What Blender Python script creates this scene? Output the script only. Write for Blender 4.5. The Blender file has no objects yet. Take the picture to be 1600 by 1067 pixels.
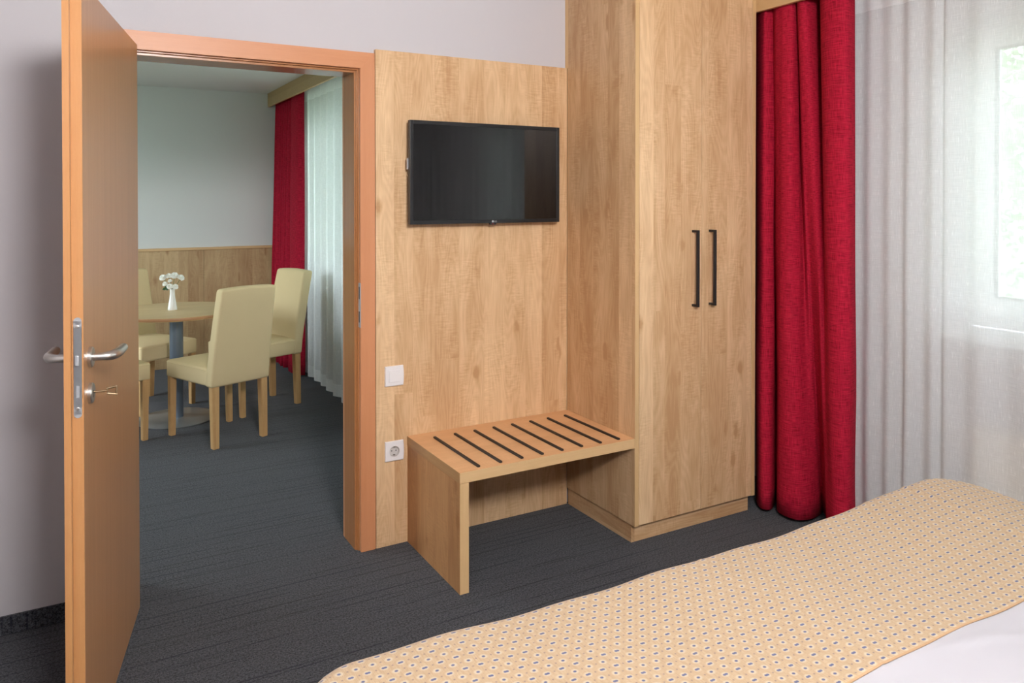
import bpy, bmesh, math, random
from math import sin, cos, pi, radians, sqrt, atan2
from mathutils import Vector, Matrix

random.seed(7)
SC = bpy.context.scene
COL = SC.collection

# ------------------------------------------------------------------ camera
cam_data = bpy.data.cameras.new('camera')
cam_data.sensor_width = 36.0
cam_data.lens = 1206.64 / 1600 * 36
cam_data.shift_y = -(533.5 - 321.16) / 1600
cam_data.clip_start = 0.02
cam = bpy.data.objects.new('camera', cam_data)
COL.objects.link(cam)
cam.location = (-1.0868, -3.0284, 1.45)
cam.rotation_euler = (pi / 2 - 0.0108, 0, -0.5193)
SC.camera = cam

# ------------------------------------------------------------------ view
SC.view_settings.view_transform = 'Standard'
SC.view_settings.look = 'None'
SC.view_settings.gamma = 1.0
SC.view_settings.use_curve_mapping = False
SC.view_settings.exposure = 0.0

# ------------------------------------------------------------------ world: bright overcast sky over a green garden
W = bpy.data.worlds.new('sky')
SC.world = W
W.use_nodes = True
wn = W.node_tree
wn.nodes.clear()
w_out = wn.nodes.new('ShaderNodeOutputWorld')
w_bg = wn.nodes.new('ShaderNodeBackground')
w_tc = wn.nodes.new('ShaderNodeTexCoord')
w_sep = wn.nodes.new('ShaderNodeSeparateXYZ')
w_map = wn.nodes.new('ShaderNodeMapRange')
w_ramp = wn.nodes.new('ShaderNodeValToRGB')
w_map.inputs[1].default_value = -1
w_map.inputs[2].default_value = 1
cr = w_ramp.color_ramp
cr.elements[0].position = 0.0
cr.elements[0].color = (0.10, 0.13, 0.10, 1)
cr.elements[1].position = 1.0
cr.elements[1].color = (0.77, 0.90, 1.0, 1)
for p_, c_ in ((0.47, (0.17, 0.23, 0.18, 1)), (0.52, (0.53, 0.66, 0.66, 1)), (0.60, (0.79, 0.90, 0.97, 1))):
    e_ = cr.elements.new(p_)
    e_.color = c_
wn.links.new(w_tc.outputs['Generated'], w_sep.inputs[0])
wn.links.new(w_sep.outputs['Z'], w_map.inputs[0])
wn.links.new(w_map.outputs[0], w_ramp.inputs[0])
wn.links.new(w_ramp.outputs[0], w_bg.inputs['Color'])
wn.links.new(w_bg.outputs[0], w_out.inputs['Surface'])
w_bg.inputs['Strength'].default_value = 12.0


def area(name, loc, rot, sx, sy, power, color, shape='RECTANGLE'):
    l = bpy.data.lights.new(name, 'AREA')
    l.shape = shape
    l.size = sx
    l.size_y = sy
    l.energy = power
    l.color = color
    o = bpy.data.objects.new(name, l)
    COL.objects.link(o)
    o.location = loc
    o.rotation_euler = rot
    return o


# the photographer's soft lamp, high up behind the camera and turned a little towards the ceiling
lamp = area('soft_lamp', (-0.66, -3.45, 2.28), (radians(95), 0, radians(-9)), 0.55, 0.55, 86, (1.0, 0.985, 0.985), 'DISK')
lamp.data.spread = radians(165)
# added fill lamp, turned up at the ceiling to lighten the shadows
area('bounce_fill_lamp', (-0.3, -3.3, 1.95), (radians(180), 0, 0), 0.5, 0.5, 46, (1.0, 0.985, 0.985), 'DISK')
# daylight portals at the two windows and the added left opening (they only guide sampling of the sky)
for nm, x, y0, y1, z0, z1 in (('portal', 2.29, -2.75, -1.2, 0.92, 2.16), ('portal', 1.09, 0.4, 3.4, 0.8, 2.3), ('portal', -3.34, 1.5, 3.4, 0.8, 2.2)):
    po = area(nm, (x, (y0 + y1) / 2, (z0 + z1) / 2), (0, radians(90 if x > 0 else -90), 0), z1 - z0, y1 - y0, 1, (1, 1, 1))
    po.data.cycles.is_portal = True

# ================================================================== materials


def new_mat(name):
    m = bpy.data.materials.new(name)
    m.use_nodes = True
    nt = m.node_tree
    nt.nodes.clear()
    out = nt.nodes.new('ShaderNodeOutputMaterial')
    b = nt.nodes.new('ShaderNodeBsdfPrincipled')
    nt.links.new(b.outputs[0], out.inputs[0])
    return m, nt, b, out


class N:
    """tiny helper for building node graphs"""

    def __init__(self, nt):
        self.nt = nt

    def link(self, a, b):
        self.nt.links.new(a, b)

    def put(self, sock, v):
        if hasattr(v, 'is_linked'):
            self.nt.links.new(v, sock)
        else:
            sock.default_value = v

    def math(self, op, a, b=0.0, c=None, clamp=False):
        n = self.nt.nodes.new('ShaderNodeMath')
        n.operation = op
        n.use_clamp = clamp
        self.put(n.inputs[0], a)
        self.put(n.inputs[1], b)
        if c is not None:
            self.put(n.inputs[2], c)
        return n.outputs[0]

    def comb(self, x, y, z=0.0):
        n = self.nt.nodes.new('ShaderNodeCombineXYZ')
        for i, v in enumerate((x, y, z)):
            self.put(n.inputs[i], v)
        return n.outputs[0]

    def noise(self, vec, scale=1.0, detail=2.0, rough=0.5, dist=0.0):
        n = self.nt.nodes.new('ShaderNodeTexNoise')
        self.link(vec, n.inputs['Vector'])
        n.inputs['Scale'].default_value = scale
        n.inputs['Detail'].default_value = detail
        n.inputs['Roughness'].default_value = rough
        n.inputs['Distortion'].default_value = dist
        return n.outputs['Fac']

    def mapr(self, v, a, b, c=0.0, d=1.0, smooth=False):
        n = self.nt.nodes.new('ShaderNodeMapRange')
        n.clamp = True
        if smooth:
            n.interpolation_type = 'SMOOTHSTEP'
        self.put(n.inputs[0], v)
        for i, x in enumerate((a, b, c, d)):
            n.inputs[i + 1].default_value = x
        return n.outputs[0]

    def mix(self, f, a, b, mode='MIX'):
        n = self.nt.nodes.new('ShaderNodeMix')
        n.data_type = 'RGBA'
        n.blend_type = mode
        self.put(n.inputs[0], f)
        for s, v in ((n.inputs[6], a), (n.inputs[7], b)):
            if isinstance(v, tuple):
                s.default_value = (*v[:3], 1)
            else:
                self.link(v, s)
        return n.outputs[2]

    def xyz(self, which='Object'):
        t = self.nt.nodes.new('ShaderNodeTexCoord')
        s = self.nt.nodes.new('ShaderNodeSeparateXYZ')
        self.link(t.outputs[which], s.inputs[0])
        return s.outputs[0], s.outputs[1], s.outputs[2], t.outputs[which]

    def bump(self, bsdf, h, strength=0.2, dist=0.002):
        n = self.nt.nodes.new('ShaderNodeBump')
        n.inputs['Strength'].default_value = strength
        n.inputs['Distance'].default_value = dist
        self.link(h, n.inputs['Height'])
        self.link(n.outputs[0], bsdf.inputs['Normal'])


def srgb(r, g, b):
    f = lambda c: ((c / 255 + 0.055) / 1.055) ** 2.4 if c > 10 else c / 255 / 12.92
    return (f(r), f(g), f(b))


def scale(c, k):
    return tuple(min(1, v * k) for v in c)


def plain(name, col, rough=0.6, metal=0.0, spec=0.5, var=0.04, vscale=6.0, bump=0.0, bscale=300, coat=0.0):
    m, nt, b, out = new_mat(name)
    n = N(nt)
    x, y, z, v = n.xyz()
    f = n.noise(v, vscale, 3)
    c = n.mix(f, scale(col, 1 - var), scale(col, 1 + var))
    n.link(c, b.inputs['Base Color'])
    b.inputs['Roughness'].default_value = rough
    b.inputs['Metallic'].default_value = metal
    b.inputs['Specular IOR Level'].default_value = spec
    b.inputs['Coat Weight'].default_value = coat
    if bump:
        n.bump(b, n.noise(v, bscale, 2), bump, 0.001)
    return m


def maple(name, light, dark, axis='Z', strip=0.105, contrast=1.0, rough=0.42, seed=0.0, knots=1.0):
    """planked maple melamine: strips with their own tone, fine grain, ripple curl, cathedral rings, small knots"""
    m, nt, b, out = new_mat(name)
    n = N(nt)
    x, y, z, v = n.xyz()
    if axis == 'Z':
        u, w = n.math('ADD', x, y), z
    elif axis == 'X':
        u, w = n.math('ADD', y, z), x
    else:
        u, w = n.math('ADD', x, z), y
    u = n.math('ADD', u, 3.1 + seed)
    # irregular strips
    vo = nt.nodes.new('ShaderNodeTexVoronoi')
    vo.voronoi_dimensions = '1D'
    vo.inputs['Scale'].default_value = 1 / strip
    vo.inputs['Randomness'].default_value = 0.75
    n.link(u, vo.inputs['W'])
    sep = nt.nodes.new('ShaderNodeSeparateColor')
    n.link(vo.outputs['Color'], sep.inputs[0])
    r1, r2, r3 = sep.outputs[0], sep.outputs[1], sep.outputs[2]
    w2 = n.math('ADD', w, n.math('MULTIPLY', r2, 17.0))
    # each strip is cut into lengths too
    seg = n.math('FLOOR', n.math('MULTIPLY_ADD', w2, 0.38, r3))
    wn_ = nt.nodes.new('ShaderNodeTexWhiteNoise')
    wn_.noise_dimensions = '2D'
    n.link(n.comb(seg, n.math('MULTIPLY', r1, 91.0)), wn_.inputs['Vector'])
    tone = n.math('MULTIPLY_ADD', r1, 0.8, n.math('MULTIPLY', wn_.outputs['Value'], 0.2))
    pv = n.comb(n.math('MULTIPLY', u, 1.0), n.math('MULTIPLY', w2, 0.055), n.math('MULTIPLY', seg, 0.37))
    grain = n.noise(pv, 260, 4, 0.6)
    fig = n.noise(n.comb(u, n.math('MULTIPLY', w2, 0.16), n.math('MULTIPLY', seg, 0.7)), 16, 3, 0.5, 0.4)
    ring = n.math('SINE', n.math('MULTIPLY', n.noise(n.comb(u, n.math('MULTIPLY', w2, 0.14), seg), 10, 1, 0.4), 120.0))
    curlmask = n.mapr(n.noise(n.comb(u, n.math('MULTIPLY', w2, 0.4), seg), 9, 1), 0.44, 0.62)
    curl = n.math('MULTIPLY', n.mapr(n.noise(n.comb(n.math('MULTIPLY', u, 0.17), w2, seg), 130, 2, 0.6, 0.25), 0.35, 0.65, -1, 1), curlmask)
    kv = nt.nodes.new('ShaderNodeTexVoronoi')
    kv.inputs['Scale'].default_value = 5.5
    n.link(n.comb(n.math('MULTIPLY', u, 1.5), n.math('MULTIPLY', w2, 0.62), n.math('MULTIPLY', seg, 0.21)), kv.inputs['Vector'])
    knot = n.mapr(n.math('ADD', kv.outputs['Distance'], n.math('MULTIPLY', n.math('SUBTRACT', n.noise(n.comb(u, w2, seg), 30, 2), 0.5), 0.14)), 0.0, 0.19, 1.0, 0.0, True)
    k = contrast
    t = n.math('MULTIPLY_ADD', n.math('SUBTRACT', tone, 0.5), 0.7 * k, 0.52)
    t = n.math('MULTIPLY_ADD', n.math('SUBTRACT', grain, 0.5), 0.7 * k, t)
    t = n.math('MULTIPLY_ADD', n.math('SUBTRACT', fig, 0.5), 1.3 * k, t)
    t = n.math('MULTIPLY_ADD', ring, 0.085 * k, t)
    t = n.math('MULTIPLY_ADD', curl, 0.15 * k, t)
    t = n.math('SUBTRACT', t, n.math('MULTIPLY', knot, 1.0 * k * knots), clamp=True)
    c = n.mix(t, dark, light)
    n.link(c, b.inputs['Base Color'])
    b.inputs['Roughness'].default_value = rough
    b.inputs['Specular IOR Level'].default_value = 0.35
    n.bump(b, grain, 0.05, 0.0005)
    return m


def beech(name, light, dark, axis='Z', rough=0.38):
    m, nt, b, out = new_mat(name)
    n = N(nt)
    x, y, z, v = n.xyz()
    if axis == 'Z':
        u, w = n.math('ADD', x, n.math('MULTIPLY', y, 0.7)), z
    else:
        u, w = n.math('ADD', z, n.math('MULTIPLY', y, 0.7)), x
    band = n.noise(n.comb(u, n.math('MULTIPLY', w, 0.03)), 38, 3, 0.55)
    fine = n.noise(n.comb(u, n.math('MULTIPLY', w, 0.05)), 330, 3, 0.6)
    fleck = n.mapr(n.noise(n.comb(u, n.math('MULTIPLY', w, 0.16)), 700, 1), 0.62, 0.72)
    t = n.math('MULTIPLY_ADD', n.math('SUBTRACT', band, 0.5), 0.9, 0.55)
    t = n.math('MULTIPLY_ADD', n.math('SUBTRACT', fine, 0.5), 0.5, t)
    t = n.math('SUBTRACT', t, n.math('MULTIPLY', fleck, 0.12), clamp=True)
    n.link(n.mix(t, dark, light), b.inputs['Base Color'])
    b.inputs['Roughness'].default_value = rough
    b.inputs['Specular IOR Level'].default_value = 0.45
    return m


def carpet(name, vertical=False):
    m, nt, b, out = new_mat(name)
    n = N(nt)
    x, y, z, v = n.xyz()
    if vertical:
        a, d = z, x
    else:
        a, d = x, y
    wob = n.math('MULTIPLY', n.math('SUBTRACT', n.noise(n.comb(a, n.math('MULTIPLY', d, 0.2)), 0.9, 1), 0.5), 0.02)
    dd = n.math('ADD', d, wob)

    def lines(pitch, half, off, keep):
        # thin woven lines: every row has its own place and length of run
        q = n.math('MULTIPLY_ADD', dd, 1 / pitch, off)
        row = n.math('FLOOR', q)
        w1 = nt.nodes.new('ShaderNodeTexWhiteNoise')
        w1.noise_dimensions = '1D'
        n.link(row, w1.inputs['W'])
        pos = n.mapr(w1.outputs['Value'], 0, 1, 0.12, 0.88)
        dist = n.math('MULTIPLY', n.math('ABSOLUTE', n.math('SUBTRACT', n.math('FRACT', q), pos)), pitch)
        line_ = n.mapr(dist, half * 0.5, half * 1.3, 1, 0, True)
        run = n.noise(n.comb(n.math('MULTIPLY', a, 1.0), n.math('MULTIPLY', row, 3.71), off), 2.2, 3, 0.6)
        return n.math('MULTIPLY', line_, n.mapr(run, keep, keep + 0.16))
    line = n.math('MAXIMUM', lines(0.037, 0.0032, 0.3, 0.43), n.math('MULTIPLY', lines(0.0175, 0.0018, 5.7, 0.48), 0.6))
    a2 = n.math('MULTIPLY', a, 0.1)
    spk = n.noise(v, 140, 3, 0.8)
    spk2 = n.noise(v, 230, 1, 0.7)
    base = n.mix(n.mapr(spk, 0.38, 0.62), srgb(24, 25, 30), srgb(80, 82, 88))
    base = n.mix(n.mapr(spk2, 0.52, 0.62, 0, 0.5), base, srgb(100, 100, 103))
    navy = n.mix(n.mapr(n.noise(n.comb(a2, dd, 7.1), 14, 1), 0.45, 0.55), srgb(8, 11, 34), srgb(14, 13, 15))
    n.link(n.mix(n.math('MULTIPLY', line, 0.7), base, navy), b.inputs['Base Color'])
    b.inputs['Roughness'].default_value = 0.95
    b.inputs['Specular IOR Level'].default_value = 0.1
    b.inputs['Sheen Weight'].default_value = 0.12
    b.inputs['Sheen Roughness'].default_value = 0.5
    n.bump(b, spk, 0.6, 0.004)
    return m


def red_cloth(name):
    m, nt, b, out = new_mat(name)
    n = N(nt)
    t = nt.nodes.new('ShaderNodeUVMap')
    s = nt.nodes.new('ShaderNodeSeparateXYZ')
    n.link(t.outputs[0], s.inputs[0])
    u, w = s.outputs[0], s.outputs[1]
    weft = n.noise(n.comb(n.math('MULTIPLY', u, 0.06), w), 330, 2, 0.6)
    warp = n.noise(n.comb(u, n.math('MULTIPLY', w, 0.05)), 380, 2, 0.6)
    slub = n.mapr(n.noise(n.comb(n.math('MULTIPLY', u, 0.10), w, 3.0), 150, 2), 0.52, 0.68)
    t1 = n.math('ADD', n.math('MULTIPLY', weft, 0.55), n.math('MULTIPLY', warp, 0.45))
    c = n.mix(n.mapr(t1, 0.36, 0.62), srgb(118, 7, 27), srgb(198, 32, 62))
    c = n.mix(n.math('MULTIPLY', slub, 0.28), c, srgb(200, 52, 70))
    n.link(c, b.inputs['Base Color'])
    b.inputs['Roughness'].default_value = 0.85
    b.inputs['Specular IOR Level'].default_value = 0.15
    n.bump(b, t1, 0.35, 0.001)
    return m


def sheer(name, col, opacity):
    m, nt, b, out = new_mat(name)
    nt.nodes.remove(b)
    n = N(nt)
    t = nt.nodes.new('ShaderNodeUVMap')
    s = nt.nodes.new('ShaderNodeSeparateXYZ')
    n.link(t.outputs[0], s.inputs[0])
    u, w = s.outputs[0], s.outputs[1]
    thread = n.noise(n.comb(u, n.math('MULTIPLY', w, 0.04)), 420, 2, 0.6)
    slub = n.mapr(n.noise(n.comb(u, n.math('MULTIPLY', w, 0.10), 2.0), 260, 1), 0.62, 0.72)
    weft = n.noise(n.comb(n.math('MULTIPLY', u, 0.05), w), 380, 1)
    op = n.math('MULTIPLY_ADD', n.math('SUBTRACT', thread, 0.5), 0.22, opacity)
    op = n.math('MULTIPLY_ADD', n.math('SUBTRACT', weft, 0.5), 0.18, op)
    op = n.math('MULTIPLY_ADD', slub, 0.12, op, clamp=True)
    # stitched double hem at the bottom is denser
    hem = n.math('ADD', n.mapr(w, 0.088, 0.090, 0.18, 0.0), n.mapr(w, 2.195, 2.197, 0.0, 0.15))
    op = n.math('ADD', op, hem, clamp=True)
    tr = nt.nodes.new('ShaderNodeBsdfTransparent')
    tl = nt.nodes.new('ShaderNodeBsdfTranslucent')
    df = nt.nodes.new('ShaderNodeBsdfDiffuse')
    tl.inputs[0].default_value = (*col, 1)
    df.inputs[0].default_value = (*col, 1)
    m1 = nt.nodes.new('ShaderNodeMixShader')
    m1.inputs[0].default_value = 0.72
    n.link(tl.outputs[0], m1.inputs[1])
    n.link(df.outputs[0], m1.inputs[2])
    m2 = nt.nodes.new('ShaderNodeMixShader')
    n.link(op, m2.inputs[0])
    n.link(tr.outputs[0], m2.inputs[1])
    n.link(m1.outputs[0], m2.inputs[2])
    n.link(m2.outputs[0], out.inputs[0])
    return m


def bedspread_mat(name):
    m, nt, b, out = new_mat(name)
    n = N(nt)
    t = nt.nodes.new('ShaderNodeUVMap')
    s = nt.nodes.new('ShaderNodeSeparateXYZ')
    n.link(t.outputs[0], s.inputs[0])
    PU, PV = 0.0325, 0.0203
    u = n.math('ADD', s.outputs[0], 10.003)
    w = n.math('ADD', s.outputs[1], 10.007)
    vr = n.math('DIVIDE', w, PV)
    row = n.math('FLOOR', vr)
    ur = n.math('MULTIPLY_ADD', row, 0.5, n.math('DIVIDE', u, PU))
    dx = n.math('MULTIPLY', n.math('SUBTRACT', n.math('FRACT', ur), 0.5), PU)
    dy = n.math('MULTIPLY', n.math('SUBTRACT', n.math('FRACT', vr), 0.5), PV)
    adx = n.math('ABSOLUTE', dx)
    odd = n.math('FLOORED_MODULO', row, 2.0)

    def ell(xx, yy, rx, ry):
        return n.math('SQRT', n.math('ADD', n.math('POWER', n.math('DIVIDE', xx, rx), 2.0), n.math('POWER', n.math('DIVIDE', yy, ry), 2.0)))
    med = n.mapr(ell(dx, dy, 0.0094, 0.0084), 0.62, 1.05, 1, 0, True)
    ring = n.mapr(n.math('ABSOLUTE', n.math('SUBTRACT', ell(dx, dy, 0.0125, 0.0105), 1.0)), 0.0, 0.16, 0.28, 0, True)
    shift = n.math('MULTIPLY', odd, 0.0021)
    d1 = n.mapr(ell(n.math('SUBTRACT', adx, shift), dy, 0.0041, 0.0034), 0.6, 1.1, 1, 0, True)
    d2 = n.mapr(ell(n.math('SUBTRACT', adx, PU / 2), dy, 0.0025, 0.0024), 0.5, 1.1, 1, 0, True)
    thr = n.noise(n.comb(n.math('MULTIPLY', u, 1.0), n.math('MULTIPLY', w, 0.04)), 900, 1)
    base = n.mix(n.mapr(thr, 0.35, 0.65), srgb(180, 153, 122), srgb(196, 170, 139))
    c = n.mix(ring, base, srgb(174, 145, 112))
    c = n.mix(n.math('MULTIPLY', med, 0.75), c, srgb(202, 189, 166))
    c = n.mix(n.math('MULTIPLY', d1, 0.95), c, srgb(86, 92, 132))
    c = n.mix(n.math('MULTIPLY', d2, 0.7), c, srgb(124, 104, 108))
    # narrow hem along the edge towards the pillows
    hem = n.mapr(s.outputs[1], -2.1095, -2.1075, 1, 0)
    c = n.mix(n.math('MULTIPLY', hem, 0.6), c, srgb(186, 144, 102))
    n.link(c, b.inputs['Base Color'])
    b.inputs['Roughness'].default_value = 0.8
    b.inputs['Specular IOR Level'].default_value = 0.2
    b.inputs['Sheen Weight'].default_value = 0.15
    wr = n.noise(n.comb(u, w), 60, 2)
    n.bump(b, n.math('ADD', n.math('MULTIPLY', wr, 0.6), n.math('MULTIPLY', med, 0.2)), 0.25, 0.004)
    return m


def wallpaint(name, col):
    m, nt, b, out = new_mat(name)
    n = N(nt)
    x, y, z, v = n.xyz()
    f = n.noise(v, 1.2, 3)
    n.link(n.mix(f, scale(col, 0.98), scale(col, 1.02)), b.inputs['Base Color'])
    b.inputs['Roughness'].default_value = 0.85
    b.inputs['Specular IOR Level'].default_value = 0.25
    n.bump(b, n.noise(v, 160, 3, 0.6), 0.12, 0.002)
    return m


def glass_mat(name):
    m, nt, b, out = new_mat(name)
    nt.nodes.remove(b)
    n = N(nt)
    tr = nt.nodes.new('ShaderNodeBsdfTransparent')
    tr.inputs[0].default_value = (0.95, 0.98, 0.96, 1)
    gl = nt.nodes.new('ShaderNodeBsdfGlossy')
    gl.inputs['Roughness'].default_value = 0.02
    fr = nt.nodes.new('ShaderNodeFresnel')
    fr.inputs[0].default_value = 1.5
    mx = nt.nodes.new('ShaderNodeMixShader')
    n.link(fr.outputs[0], mx.inputs[0])
    n.link(tr.outputs[0], mx.inputs[1])
    n.link(gl.outputs[0], mx.inputs[2])
    n.link(mx.outputs[0], out.inputs[0])
    return m


ML, MD = srgb(233, 199, 157), srgb(192, 149, 106)
M = dict(
    wall=wallpaint('white_wall_paint', srgb(200, 196, 199)),
    wall2=wallpaint('pale_wall_paint', srgb(222, 224, 222)),
    ceil=wallpaint('white_ceiling_paint', srgb(232, 232, 231)),
    maple=maple('maple_board_upright', ML, MD),
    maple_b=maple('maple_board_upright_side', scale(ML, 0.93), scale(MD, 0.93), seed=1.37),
    maple_bench_shade=maple('maple_bench_side_shaded', srgb(200, 152, 104), srgb(166, 116, 72), seed=0.6),  # shade on the bench side is put into this deeper maple
    maple_c=maple('maple_board_door', scale(ML, 1.02), scale(MD, 1.03), seed=2.71, strip=0.09),
    maple_w=maple('maple_board_wainscot', srgb(206, 176, 132), srgb(170, 132, 92), seed=4.2),
    maple_x=maple('maple_board_lengthwise', srgb(240, 192, 144), srgb(212, 160, 112), axis='X', contrast=0.65, strip=0.16, knots=0.4),
    maple_pelmet_shade=maple('maple_pelmet_shaded', srgb(180, 150, 106), srgb(156, 126, 84), axis='Y', contrast=0.5, strip=0.16, knots=0.3),  # shade of the backlit dining room pelmet, put into the maple colour
    maple_p=maple('maple_plinth_lengthwise', ML, MD, axis='X', strip=0.07, knots=0.5),
    maple_q=maple('maple_plinth_crosswise', scale(ML, 0.9), scale(MD, 0.88), axis='Y', strip=0.07, knots=0.5),
    maple_y=maple('maple_board_crosswise', srgb(214, 180, 132), srgb(190, 148, 100), axis='Y', contrast=0.5, strip=0.16, knots=0.3),
    maple_bench_edge=maple('maple_bench_edge', srgb(196, 156, 108), srgb(168, 126, 82), axis='Y', contrast=0.5, strip=0.02, knots=0.0),
    edge=maple('maple_edge_band', srgb(224, 188, 140), srgb(204, 166, 116), contrast=0.4, strip=0.02, knots=0.0),
    edge_x=maple('maple_edge_band_lengthwise', srgb(228, 192, 144), srgb(206, 166, 116), axis='X', contrast=0.4, strip=0.02, knots=0.0),
    beech=beech('beech_door_veneer', srgb(196, 148, 104), srgb(170, 120, 78), rough=0.30),
    beech_edge=beech('beech_door_edge', srgb(204, 150, 97), srgb(180, 122, 74)),
    casing=beech('beech_casing', srgb(212, 150, 108), srgb(194, 128, 86)),
    casing_x=beech('beech_casing_lengthwise', srgb(212, 150, 108), srgb(194, 128, 86), axis='X'),
    lining=beech('beech_lining', srgb(186, 130, 84), srgb(156, 100, 58), rough=0.25),
    carpet=carpet('striped_grey_carpet'),
    carpet_v=carpet('striped_grey_carpet_strip', True),
    red=red_cloth('red_slub_curtain_cloth'),
    sheer=sheer('white_sheer_cloth', (0.93, 0.935, 0.94), 0.76),
    spread=bedspread_mat('patterned_bedspread_cloth'),
    linen=plain('white_linen', srgb(194, 191, 197), 0.8, var=0.015, bump=0.15, bscale=700),
    mattress=plain('mattress_ticking', srgb(225, 222, 215), 0.8),
    steel=plain('brushed_steel', srgb(214, 210, 205), 0.34, 1.0, var=0.05, vscale=40),
    steel_d=plain('dull_steel', srgb(176, 178, 182), 0.45, 0.35, var=0.05, vscale=40),
    brass=plain('old_key_metal', srgb(170, 150, 120), 0.4, 1.0),
    black=plain('black_powder_coat', srgb(26, 25, 26), 0.45, var=0.1),
    rubber=plain('dark_rubber_strip', srgb(44, 34, 28), 0.6, var=0.1),
    tvblack=plain('black_television_plastic', srgb(24, 25, 28), 0.35, var=0.05),
    screen=plain('dark_screen_glass', (0.003, 0.003, 0.0035), 0.05, var=0.0, spec=0.6),
    logo=plain('pale_grey_print', srgb(190, 196, 200), 0.4),
    redlens=plain('red_lens', srgb(120, 30, 30), 0.3),
    plastic=plain('white_switch_plastic', srgb(240, 236, 236), 0.3, var=0.01),
    plastic_shade=plain('white_socket_plastic_shaded', srgb(206, 200, 196), 0.35, var=0.01),  # white plastic greyed to paint in the shade of the socket recess
    plastic_d=plain('shaded_socket_metal', srgb(90, 80, 72), 0.4),
    cream=plain('cream_upholstery', srgb(226, 203, 158), 0.85, var=0.03, bump=0.25, bscale=900, spec=0.15),
    leg=maple('pale_beech_leg', srgb(220, 180, 126), srgb(190, 142, 90), contrast=0.6, strip=0.03, knots=0.0),
    tabletop=maple('maple_table_top', srgb(216, 190, 140), srgb(194, 160, 112), axis='X', contrast=0.5, knots=0.2),
    tableedge=plain('maple_table_edge', srgb(190, 140, 98), 0.45, var=0.08, vscale=20),
    bluegrey=plain('blue_grey_metal', srgb(128, 142, 158), 0.3, 0.6, var=0.03),
    silver=plain('satin_silver_plate', srgb(140, 142, 142), 0.35, 0.3, var=0.04),
    porcelain=plain('white_porcelain', srgb(240, 238, 234), 0.15, coat=0.4, var=0.01),
    petal=plain('white_petal', srgb(246, 244, 234), 0.6, var=0.03, vscale=60),
    pistil=plain('yellow_green_centre', srgb(205, 205, 90), 0.7),
    stem=plain('green_stem', srgb(62, 96, 40), 0.6, var=0.15, vscale=30),
    leafm=plain('dark_green_leaf', srgb(42, 78, 30), 0.5, var=0.2, vscale=40),
    upvc=plain('white_window_plastic', srgb(238, 240, 242), 0.3, var=0.01),
    gasket=plain('grey_gasket', srgb(90, 96, 100), 0.6),
    rad=plain('cream_radiator_enamel', srgb(240, 228, 206), 0.4, var=0.02),
    glass=glass_mat('window_glass'),
    bark=plain('grey_brown_bark', srgb(96, 84, 70), 0.9, var=0.2),
    foliage=plain('fresh_green_foliage', srgb(176, 192, 160), 0.6, var=0.08, vscale=1.5),
    grass=plain('lawn_green', srgb(100, 116, 86), 0.9, var=0.3, vscale=2.0),
)

# ================================================================== mesh helpers


def new_bm():
    return bmesh.new()


def box(bm, x0, x1, y0, y1, z0, z1, bev=0.0, seg=1):
    t = bmesh.new()
    r = bmesh.ops.create_cube(t, size=1)
    for v in t.verts:
        v.co.x = x0 + (v.co.x + 0.5) * (x1 - x0)
        v.co.y = y0 + (v.co.y + 0.5) * (y1 - y0)
        v.co.z = z0 + (v.co.z + 0.5) * (z1 - z0)
    if bev:
        bmesh.ops.bevel(t, geom=t.edges[:], offset=bev, segments=seg, affect='EDGES', profile=0.5)
    merge(bm, t)


def merge(bm, t, mat=None):
    if mat is not None:
        t.transform(mat)
    me = bpy.data.meshes.new('tmp')
    t.to_mesh(me)
    t.free()
    bm.from_mesh(me)
    bpy.data.meshes.remove(me)


def tube(bm, pts, rad, seg=12, cap=True, flat=1.0):
    """round tube through pts; rad a number or one per point; flat squashes along the second frame axis"""
    pts = [Vector(p) for p in pts]
    if not hasattr(rad, '__len__'):
        rad = [rad] * len(pts)
    up = Vector((0, 0, 1))
    d0 = (pts[1] - pts[0]).normalized()
    if abs(d0.dot(up)) > 0.9:
        up = Vector((1, 0, 0))
    rings = []
    for i, p in enumerate(pts):
        d = (pts[min(i + 1, len(pts) - 1)] - pts[max(i - 1, 0)]).normalized()
        a = d.cross(up).normalized()
        b = a.cross(d).normalized()
        rings.append([bm.verts.new(p + (a * cos(2 * pi * k / seg) * flat + b * sin(2 * pi * k / seg)) * rad[i]) for k in range(seg)])
    for r0, r1 in zip(rings, rings[1:]):
        for k in range(seg):
            bm.faces.new((r0[k], r0[(k + 1) % seg], r1[(k + 1) % seg], r1[k]))
    if cap:
        bm.faces.new(rings[0][::-1])
        bm.faces.new(rings[-1])


def lathe(bm, prof, seg=32, axis=None, cap=True):
    """prof: list of (r, z); axis: optional matrix"""
    t = bmesh.new()
    rings = [[t.verts.new((r * cos(2 * pi * k / seg), r * sin(2 * pi * k / seg), z)) for k in range(seg)] for r, z in prof]
    for r0, r1 in zip(rings, rings[1:]):
        for k in range(seg):
            t.faces.new((r0[k], r0[(k + 1) % seg], r1[(k + 1) % seg], r1[k]))
    if cap:
        if prof[0][0] > 1e-6:
            t.faces.new(rings[0][::-1])
        if prof[-1][0] > 1e-6:
            t.faces.new(rings[-1])
    bmesh.ops.remove_doubles(t, verts=t.verts[:], dist=1e-6)
    merge(bm, t, axis)


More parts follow.
